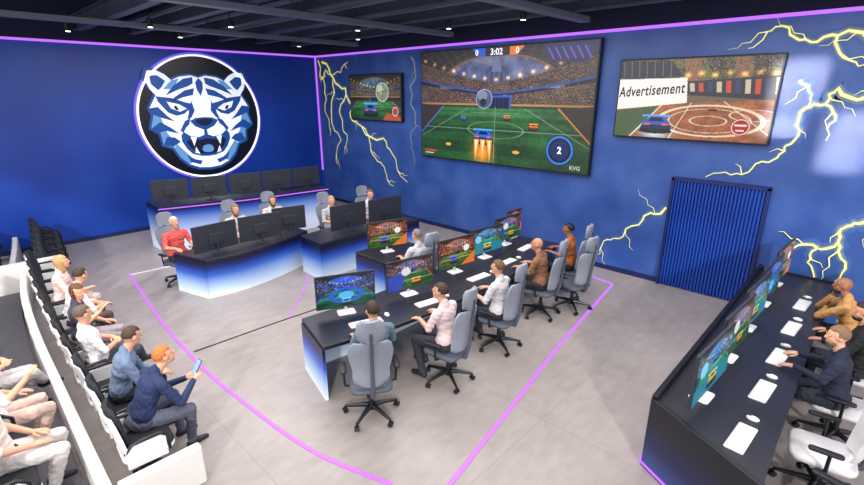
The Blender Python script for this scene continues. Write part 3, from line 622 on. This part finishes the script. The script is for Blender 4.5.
def make_body(P):
    b=Body(); lean=P.get('lean',0.0); fem=P.get('fem',1.0)
    def U(x,y,z):
        dz=z-.56; return Vector((x,y+dz*math.sin(lean),.56+dz*math.cos(lean)))
    RL=Matrix.Rotation(-lean,3,'X')
    b.ell((0,-.005,.555),(.17*fem,.135,.115),2); b.ell(U(0,.0,.7),(.145*fem,.112,.13),1,RL); b.ell(U(0,.0,.82),(.15*fem,.112,.14),1,RL); b.ell(U(0,-.005,.93),(.17*fem,.113,.13),1,RL)
    b.cap(U(-.07,.0,.625),U(.07,.0,.625),.113,.113,1)
    sh=.185*fem
    b.cap(U(-sh+.02,-.005,1.0),U(sh-.02,-.005,1.0),.058,.058,1); b.cap(U(-.05,-.01,1.03),U(.05,-.01,1.03),.053,.053,1)
    nk=U(0,-.005,1.05); yaw,pitch=P.get('head',(0,0)); hc=U(0,.03,1.23)
    b.cap(U(0,-.012,1.06),U(0,-.01,1.095),.064,.056,1)
    Rh=(Matrix.Rotation(math.radians(yaw),3,'Z')@Matrix.Rotation(math.radians(-pitch),3,'X'))
    hp=lambda x,y,z: hc+Rh@(Vector((x,y,z))*HS)
    def el(c,r,s_): b.ell(c,tuple(k*HS for k in r),s_,Rh)
    b.cap(nk,hp(0,-.015,-.05),.053,.05,0)
    el(hp(0,-.01,.022),(.076,.096,.096),0); el(hp(0,.022,-.045),(.056,.066,.075),0); el(hp(0,.058,-.095),(.028,.026,.022),0)
    b.cap(hp(0,.086,.012),hp(0,.106,-.022),.009,.014,0); b.cap(hp(-.032,.074,.03),hp(.032,.074,.03),.011,.011,0)
    for sg in (-1,1):
        el(hp(sg*.078,-.008,-.006),(.011,.02,.031),0); el(hp(sg*.04,.06,-.03),(.02,.018,.02),0)
        b.extra.sphere(hp(sg*.029,.083,.008),(.012,.009,.008),7,8,Rh); b.extra.sphere(hp(sg*.029,.0905,.008),(.0056,.004,.006),4,8,Rh)
        b.extra.tube([hp(sg*.016,.094,.026),hp(sg*.03,.093,.03),hp(sg*.044,.082,.026)],[.003,.0045,.003],6,4)
    b.extra.sphere(hp(0,.0845,-.055),(.023,.008,.007),5,10,Rh)
    for side,nm in ((-1,'L'),(1,'R')):
        S_=U(side*sh,-.005,.995); E=Vector(P['e'+nm]);W=Vector(P['w'+nm]); b.cap(S_,E,.056,.045,1)
        if P.get('longs'): b.cap(E,W,.045,.033,6)
        else: b.cap(E,W,.039,.026,6)
        b.hand(W,P.get('d'+nm,(W-E)),P.get('n'+nm,(0,0,1)),-side,P.get('curl',.4))
        hip=(side*.092,.0,.545); K=Vector(P['k'+nm]);A=Vector(P['a'+nm]); b.cap(hip,K,.092,.063,2); b.cap(K,A,.06,.046,2)
        f=P.get('f'+nm,(0,1,0)); f=Vector(f).normalized(); b.cap(A+Vector((0,0,-.035)),A+f*.15+Vector((0,0,-.062)),.044,.034,3); b.cap(A-f*.03+Vector((0,0,-.05)),A+Vector((0,0,-.05)),.04,.04,3)
    me=bpy.data.meshes.new('tmp'); me.from_pydata(b.b.v,[],b.b.f); o=bpy.data.objects.new('tmp',me); COL.objects.link(o)
    rm=o.modifiers.new('r','REMESH'); rm.mode='VOXEL'; rm.voxel_size=.0105; sm=o.modifiers.new('s','SMOOTH'); sm.factor=.5; sm.iterations=3
    dg=bpy.context.evaluated_depsgraph_get(); ev=o.evaluated_get(dg); m2=bpy.data.meshes.new_from_object(ev)
    nv=len(m2.vertices); co=np.empty(nv*3); m2.vertices.foreach_get('co',co); co=co.reshape(-1,3)
    nr=np.empty(nv*3); m2.vertices.foreach_get('normal',nr); nr=nr.reshape(-1,3)
    faces=[tuple(p.vertices) for p in m2.polygons]
    def classify(cen):
        best=np.full(len(cen),9.0); sl=np.zeros(len(cen),int)
        for pr in b.prim:
            if pr[0]=='c':
                a,c=pr[1],pr[2]; ab=c-a; t=np.clip(((cen-a)@ab)/max(ab@ab,1e-9),0,1); dd=np.linalg.norm(cen-(a+t[:,None]*ab),axis=1)-(pr[3]+(pr[4]-pr[3])*t)
            else:
                ql=(cen-pr[1])@pr[3]/pr[2]; dd=(np.linalg.norm(ql,axis=1)-1)*pr[2].min()
            k=dd<best; best[k]=dd[k]; sl[k]=pr[5]
        return sl
    vs=classify(co); cloth=(vs==1)|(vs==2)
    w=np.sin(co[:,2]*95+co[:,0]*38+4*np.sin(co[:,1]*21+co[:,0]*13))*np.sin(co[:,0]*31+co[:,1]*44+co[:,2]*17)
    co=co+nr*(cloth*(.0045*w+.002))[:,None]
    cen=np.array([co[list(f)].mean(0) for f in faces]); sl=classify(cen)
    q=B(); q.v=[tuple(x) for x in co]; q.f=faces; q.m=[int(x) for x in sl]; q.add(b.extra.v,b.extra.f); q.m=q.m[:len(faces)]+b.extra.m
    bpy.data.objects.remove(o); bpy.data.meshes.remove(me); bpy.data.meshes.remove(m2)
    return q,(hc,Rh)
LEGS=dict(kL=(-.13,.43,.52),kR=(.13,.43,.52),aL=(-.13,.42,.1),aR=(.14,.42,.1))
POSE={
 'type':dict(LEGS,eL=(-.25,.1,.79),wL=(-.15,.34,.80),eR=(.25,.1,.79),wR=(.17,.34,.80),dL=(.1,1,-.12),dR=(-.1,1,-.12),lean=.06,head=(0,-6)),
 'type2':dict(LEGS,eL=(-.24,.14,.8),wL=(-.12,.37,.82),eR=(.27,.12,.8),wR=(.24,.36,.80),dL=(.1,1,-.1),dR=(0,1,-.1),lean=.16,head=(12,-10),aL=(-.16,.3,.1),aR=(.15,.5,.1)),
 'suit':dict(LEGS,eL=(-.25,.14,.81),wL=(-.13,.37,.82),eR=(.27,.12,.81),wR=(.22,.36,.82),dL=(.1,1,-.1),dR=(0,1,-.1),lean=.12,head=(20,2),longs=1),
 'lap':dict(LEGS,eL=(-.25,.02,.76),wL=(-.12,.24,.65),eR=(.25,.02,.76),wR=(.12,.24,.65),dL=(.35,1,-.1),dR=(-.35,1,-.1),lean=-.06,head=(-30,0),aL=(-.13,.3,.1),aR=(.14,.28,.1)),
 'lap2':dict(LEGS,eL=(-.24,.08,.76),wL=(-.06,.3,.66),eR=(.22,.16,.78),wR=(.05,.36,.74),dL=(.5,.8,0),dR=(-.6,.7,.1),lean=.12,head=(10,-8),fem=.9,aL=(-.1,.26,.1),aR=(.05,.32,.1)),
 'phone':dict(LEGS,eL=(-.24,.34,.66),wL=(-.07,.54,.74),eR=(.26,.34,.68),wR=(.08,.56,.76),dL=(.2,.75,.5),dR=(-.2,.75,.5),nL=(-.3,-.5,.8),nR=(.3,-.5,.8),lean=.5,head=(-6,-12),curl=.9,kL=(-.2,.43,.53),kR=(.21,.43,.53),longs=1),
 'lean':dict(LEGS,eL=(-.22,.24,.68),wL=(-.06,.42,.66),eR=(.22,.24,.68),wR=(.06,.42,.68),dL=(.3,1,-.2),dR=(-.3,1,-.2),lean=.3,head=(26,6),kL=(-.18,.42,.53),kR=(.18,.42,.53),curl=.7,longs=1),
 'cross':dict(LEGS,eL=(-.27,.06,.78),wL=(-.02,.22,.8),eR=(.27,.04,.78),wR=(.04,.24,.76),dL=(1,.2,0),dR=(-1,.2,0),lean=-.1,head=(18,0),kL=(-.14,.42,.52),aL=(-.14,.36,.1),kR=(.1,.43,.58),aR=(-.12,.52,.34)),
 'talk':dict(LEGS,eL=(-.26,.04,.77),wL=(-.2,.26,.66),eR=(.28,.1,.84),wR=(.24,.3,.98),dL=(.1,1,-.1),dR=(0,.6,.8),nR=(0,-.8,.6),lean=.05,head=(-42,4),fem=.92,aL=(-.1,.34,.1),aR=(.1,.28,.1)),
 'chin':dict(LEGS,eL=(-.2,.36,.8),wL=(.1,.3,.82),eR=(.19,.38,.8),wR=(.06,.28,1.02),dL=(1,.1,0),dR=(-.3,-.2,1),nR=(0,1,.2),lean=.26,head=(15,-4),curl=1.0,longs=1),
}
bodycache={}
HM={}
def hairmesh(style,hc,Rh):
    q=B(); hk=lambda *r: tuple(x*HS for x in r)
    if style in('short','long'):
        def fn(d):
            nz=1+.035*math.sin(d.x*17+d.z*9)*math.cos(d.y*13)+.015*math.sin(d.x*41+d.y*37)
            k=1.0
            if d.y>.25 and d.z<.5-.15*d.y: k=.8
            if style=='short' and d.z<-.3: k=.86
            if style=='short' and abs(d.x)>.8 and d.z<-.05 and d.y>-.2: k=.85
            if style!='short' and d.z<.1 and d.y<.4: return (1.04*nz,1.0*nz if d.y<0 else .9,(1+1.1*min(1,(.1-d.z)*1.3)))
            return k*nz
        q.sphere(hc+Rh@Vector((0,-.013,.028)),hk(.085,.104,.103),0,36,Rh,fn)
    if style in('baldbeard','shortbeard'):
        q.sphere(hc+Rh@Vector((0,.028,-.07)),hk(.057,.064,.05),0,18,Rh,lambda d:.8 if (d.y>.6 and d.z>.25) else 1)
        if style!='baldbeard': q.sphere(hc+Rh@Vector((0,-.013,.028)),hk(.085,.104,.102),0,28,Rh,lambda d:.8 if ((d.y>.25 and d.z<.5) or d.z<-.35) else 1)
    return q
def person(pose,x,y,z,rz,label,shirt,trous=(40,44,58),skin=(214,160,132),hair=(70,48,34),style='short',longs=False,shoes=(40,40,46),group=None,scale=1.0):
    if pose not in bodycache:
        q,h=make_body(POSE[pose]); o=q.obj('body',[BLACK]*8,smooth=True); bodycache[pose]=(o.data,h); bpy.data.objects.remove(o)
    me,(hc,Rh)=bodycache[pose]
    root=empty('person',(x,y,z),math.radians(rz)); tag(root,label,'person',group); root.scale=(scale,)*3
    o=bpy.data.objects.new('body',me); COL.objects.link(o); o.parent=root
    sk=mat('skin_%d_%d_%d'%skin,skin,.5,var=.08,scale=20); st=mat('cloth_%d_%d_%d'%shirt,shirt,.85,var=.18,scale=25,bump=.4); tr=mat('cloth_%d_%d_%d'%trous,trous,.85,var=.18,scale=25,bump=.4); shm=mat('shoe_%d_%d_%d'%shoes,shoes,.5)
    lips=mat('lips',(170,90,84),.5); eye=mat('pupil',(25,18,16),.3); ew=mat('eye_white',(235,232,228),.3)
    for i,m in enumerate([sk,st,tr,shm,eye,lips,st if longs else sk,ew]): setm(o,i,m)
    if style!='bald':
        hk=(pose,style)
        if hk not in HM: ho=hairmesh(style,hc,Rh).obj('hair',[BLACK],smooth=True); HM[hk]=ho.data; bpy.data.objects.remove(ho)
        ho=bpy.data.objects.new('hair',HM[hk]); COL.objects.link(ho); ho.parent=o; setm(ho,0,mat('hair_%d_%d_%d'%hair,hair,.6,var=.4,scale=60,bump=.6))
    return root
gCh='office chairs at the player desk'
CH=[(10.5,-6.5,56),(10.68,-5.36,98),(10.65,-4.2,96),(10.54,-2.85,100),(10.42,-1.7,100)]
for x,y,a in CH: inst('chair',chair,(x,y,0),a,'grey high-backed swivel chair behind the bowed player desk',gCh)
def seatp(pose,c,label,**k):
    x,y,a=c; person(pose,x+.0,y,0,a,label,**k)
seatp('type',(10.42,-6.34,70),'person in a grey-teal shirt playing at the desk end',shirt=(96,122,136),hair=(60,44,34))
seatp('type2',CH[1],'person in a pale pink shirt leaning to the monitor',shirt=(232,206,206),hair=(66,52,44),trous=(50,50,60))
seatp('type',CH[2],'person in a white shirt playing',shirt=(214,210,214),hair=(110,76,52))
seatp('type2',CH[3],'bald person in a tan brown shirt leaning to the desk',shirt=(136,96,72),style='bald',skin=(196,138,106),trous=(40,36,36))
seatp('type',CH[4],'dark-haired person in an orange-brown shirt playing',shirt=(170,98,56),hair=(20,16,16),skin=(150,98,74))
inst('chair',chair,(10.8,-2.25,0),80,'grey high-backed swivel chair behind the bowed player desk',gCh)
inst('chair',chair,(8.72,-3.9,0),85,'grey swivel chair at the short desk',gCh); person('type',8.7,-3.9,0,85,'grey-haired person in a pale shirt at the short desk',shirt=(200,200,206),hair=(120,110,104))
gB2='players seated behind the curved desk'
for x,y,a,l,k in [(4.6,-6.5,-82,'pale-haired person in a coral red shirt behind the curved desk',dict(shirt=(224,92,88),hair=(206,190,176))),(4.4,-5.2,-92,'long-haired person in a pale grey shirt behind the curved desk',dict(shirt=(196,192,196),hair=(140,106,78),style='long')),(4.16,-4.2,-100,'person in a white shirt behind the curved desk',dict(shirt=(218,206,206),hair=(120,88,66),style='long')),
    (5.18,-3.3,-92,'blond person in a grey shirt behind the black desk',dict(shirt=(180,176,184),hair=(176,144,100))),(5.24,-2.2,-95,'person in a light top behind the black desk',dict(shirt=(206,204,214),hair=(110,84,66)))]:
    inst('chair',chair,(x,y,0),a,'grey swivel chair behind the far desks','office chairs behind the far desks'); person('type',x,y,0,a,l,group=gB2,**k)
gW='office chairs along the long desk'
LG=mat('chair_light_grey',(214,212,216),.6,var=.08,scale=30)
for i,(x,y,a) in enumerate([(14.42,-5.3,78),(14.4,-4.35,96),(14.46,-3.35,90),(14.5,-2.5,90),(14.44,-1.65,90),(14.5,-.8,90)]):
    o=inst('chair',chair,(x,y,0),a,'light grey swivel chair along the long desk',gW)
    for c in o.children:
        if c.name.startswith(('backrest','headrest','seat')): setm(c,0,LG)
person('suit',14.38,-3.42,0,92,'bearded person in a dark navy suit typing at the long desk',(36,42,62),skin=(216,164,134),hair=(128,98,76),style='shortbeard',longs=True)
person('suit',14.54,-2.5,0,90,'bearded person in a black jacket typing at the long desk',(30,30,36),skin=(200,146,118),hair=(46,34,30),style='shortbeard',longs=True)
person('chin',14.4,-1.62,0,90,'bald bearded person in a tan sweater with hand at chin',(190,142,88),skin=(150,98,74),hair=(40,30,26),style='baldbeard',longs=True,trous=(50,52,64))

# ------------------------------------------------------------------ audience
LWM=mat('barrier_white',(222,219,218),.5)
P=crv([(3.3,-8.72),(4.5,-8.86),(6.2,-8.95),(8.0,-8.98),(9.6,-9.0),(11.5,-9.02)],5); off=[p+Vector((0,-.085,0)) for p in P]
q=B(); Kk=[Vector((p.x,-13.5,0)) for p in P]
slab(q,off,Kk,0,.12); o=q.obj('riser_platform',[CARPET]); tag(o,'low raised platform in dark grey carpet under the second seat row','platform')
q=B(); vwall(q,P,0,.44,.1); o=q.obj('low_barrier',[LWM],bevel=.02); tag(o,'low curved white barrier behind the front seat row','barrier')
q=B(); q.box(-.07,-.9,0,.07,.5,.62); o=q.obj('end_block',[LWM],bevel=.02,loc=(3.15,-8.6,0)); tag(o,'blocky white panel closing the far end of the seat rows','end panel')
q=B(); q.box(-.05,-.42,0,.05,.26,.42); o=q.obj('end_block',[LWM],bevel=.02,loc=(10.08,-8.5,0)); tag(o,'blocky white panel closing the near end of the front row','end panel')
P2=crv([(.15,-8.5),(1.2,-8.62),(2.9,-8.86)],4); q=B(); vwall(q,P2,0,.44,.1); o=q.obj('low_barrier',[LWM],bevel=.02); tag(o,'short low white barrier behind the empty far seats','barrier')
gS='front row auditorium seats'; gS2='second row auditorium seats'; gS3='empty dark seats by the far wall'
sy=lambda x: -8.58+(.2*((8-x)/4.5)**2 if x<8 else 0)
for i in range(11):
    x=3.63+.6*i; inst('aud',aud,(x,sy(x),0),-3-(max(0,8-x)*2.5),'white shell auditorium seat with black cushions in the front row',gS)
for i in range(5):
    x=.6+.56*i; inst('audd',audd,(x,-7.95-.06*i,0),8,'empty dark auditorium seat near the far wall',gS3); inst('audd',audd,(x,-9.0-.06*i,0),6,'empty dark auditorium seat near the far wall',gS3)
for i in range(10):
    x=4.2+.6*i; inst('aud',aud,(x,-9.58,.12),random.uniform(-3,3),'white shell auditorium seat with black cushions on the raised row',gS2)
gA1='audience in the front row'
SX=lambda i:3.63+.6*i
A=[('phone',SX(9.6),8,'red-haired person in a navy hoodie leaning over a phone',dict(shirt=(38,50,88),hair=(196,110,56),longs=True,trous=(84,88,104))),
 ('lean',SX(8.5),-10,'person in a grey-blue shirt leaning on the knees',dict(shirt=(104,122,152),hair=(70,50,40),longs=True,trous=(36,38,48))),
 ('cross',SX(7),6,'grey-haired person in a white shirt with crossed arms',dict(shirt=(216,214,220),hair=(96,80,70),trous=(58,60,72))),
 ('talk',SX(5.6),-12,'person with long brown hair in a dark top gesturing',dict(shirt=(70,66,84),hair=(96,62,44),style='long',trous=(150,140,146))),
 ('lean',SX(4.4),12,'person in a white shirt leaning forward',dict(shirt=(230,226,224),hair=(60,44,36),trous=(84,70,66))),
 ('lap2',SX(3),-14,'person with long blond hair in a pink top',dict(shirt=(232,196,190),hair=(190,150,100),style='long',trous=(196,180,176)))]
for p,x,a,l,k in A: person(p,x,sy(x)+.03,-.03,-3-(max(0,8-x)*2.5)+a,l,group=gA1,scale=.95,**k)
for p,x,a,l,k in [('lap',9.3,-6,'person in a cream shirt on the raised row',dict(shirt=(226,214,206),hair=(176,156,146),trous=(206,200,200))),('talk',8.6,8,'person with pale hair and white top on the raised row',dict(shirt=(236,234,236),hair=(210,190,170),style='long',trous=(206,176,166))),('cross',7.8,0,'person in an off-white shirt on the raised row',dict(shirt=(220,216,214),hair=(90,66,52),trous=(190,186,190)))]:
    person(p,x,-9.56,.09,a,l,group='audience on the raised row',scale=.95,**k)
px=SX(9.6); ph=math.radians(5)
root=empty('smartphone',(px-math.sin(ph)*.625,sy(px)+.03+math.cos(ph)*.625,.785)); root.rotation_euler=(math.radians(-35),0,ph); tag(root,'black smartphone held in both hands','phone')
q=B(); q.box(-.04,-.005,-.08,.04,.005,.08); pb=q.obj('phone_body',[BLACK],root,bevel=.004)
q=B(); q.box(-.036,-.007,-.074,.036,-.0055,.074); q.obj('phone_display',[mat('phone_glow',(120,150,200),.3,emit=.6)],pb)

# ------------------------------------------------------------------ lights
def area(x,y,z,sx,sy_,e,c=(1,1,1),rot=(0,0,0),spread=math.pi):
    l=bpy.data.lights.new('ceiling_and_patch_light','AREA'); l.shape='RECTANGLE'; l.size=sx; l.size_y=sy_; l.energy=e; l.color=c; l.spread=spread
    o=bpy.data.objects.new('ceiling_and_patch_light',l); COL.objects.link(o); o.location=(x,y,z); o.rotation_euler=rot; return o
area(9,-4,4.82,6,5,340,(1,.97,.95)); area(4,-5,4.82,4,5,220,(.95,.97,1)); area(13.5,-4,4.82,2.5,6,180,(1,.96,.93)); area(8.5,-9.5,4.82,8,3,460,(1,.95,.9))
for x,z,sx,sz,e in [(13.05,3.72,.62,.7,2.0),(12.95,3.1,.5,.3,1.0),(13.75,2.9,.5,.9,1.8)]: area(x,-5.5,z,sx,sz,e,(1,.93,.92),(math.pi/2,0,0),math.radians(3))  # unseen narrow beams, added to imitate window light patches on the back wall
w=bpy.data.worlds.new('world'); sc.world=w; w.use_nodes=True; bg=w.node_tree.nodes['Background']; bg.inputs[0].default_value=(.95,.96,1,1); bg.inputs[1].default_value=1.25
s=bpy.data.lights.new('sun','SUN'); s.energy=2.4; s.angle=math.radians(3); s.color=(1,.95,.88); so=bpy.data.objects.new('sun',s); COL.objects.link(so)
so.rotation_euler=Vector((-.62,.62,-.42)).to_track_quat('-Z','Y').to_euler()

# ------------------------------------------------------------------ camera
cam=bpy.data.cameras.new('camera'); co=bpy.data.objects.new('camera',cam); COL.objects.link(co); sc.camera=co
cam.sensor_width=36; cam.lens=470/864*36; cam.clip_start=.1
r=Vector((.7254,.688,0)).normalized(); f=Vector((-.6557,.691,-.3042)).normalized(); u=r.cross(f).normalized(); r=f.cross(u)
M=Matrix((( r.x,u.x,-f.x,14.213),(r.y,u.y,-f.y,-9.389),(r.z,u.z,-f.z,3.6),(0,0,0,1))); co.matrix_world=M
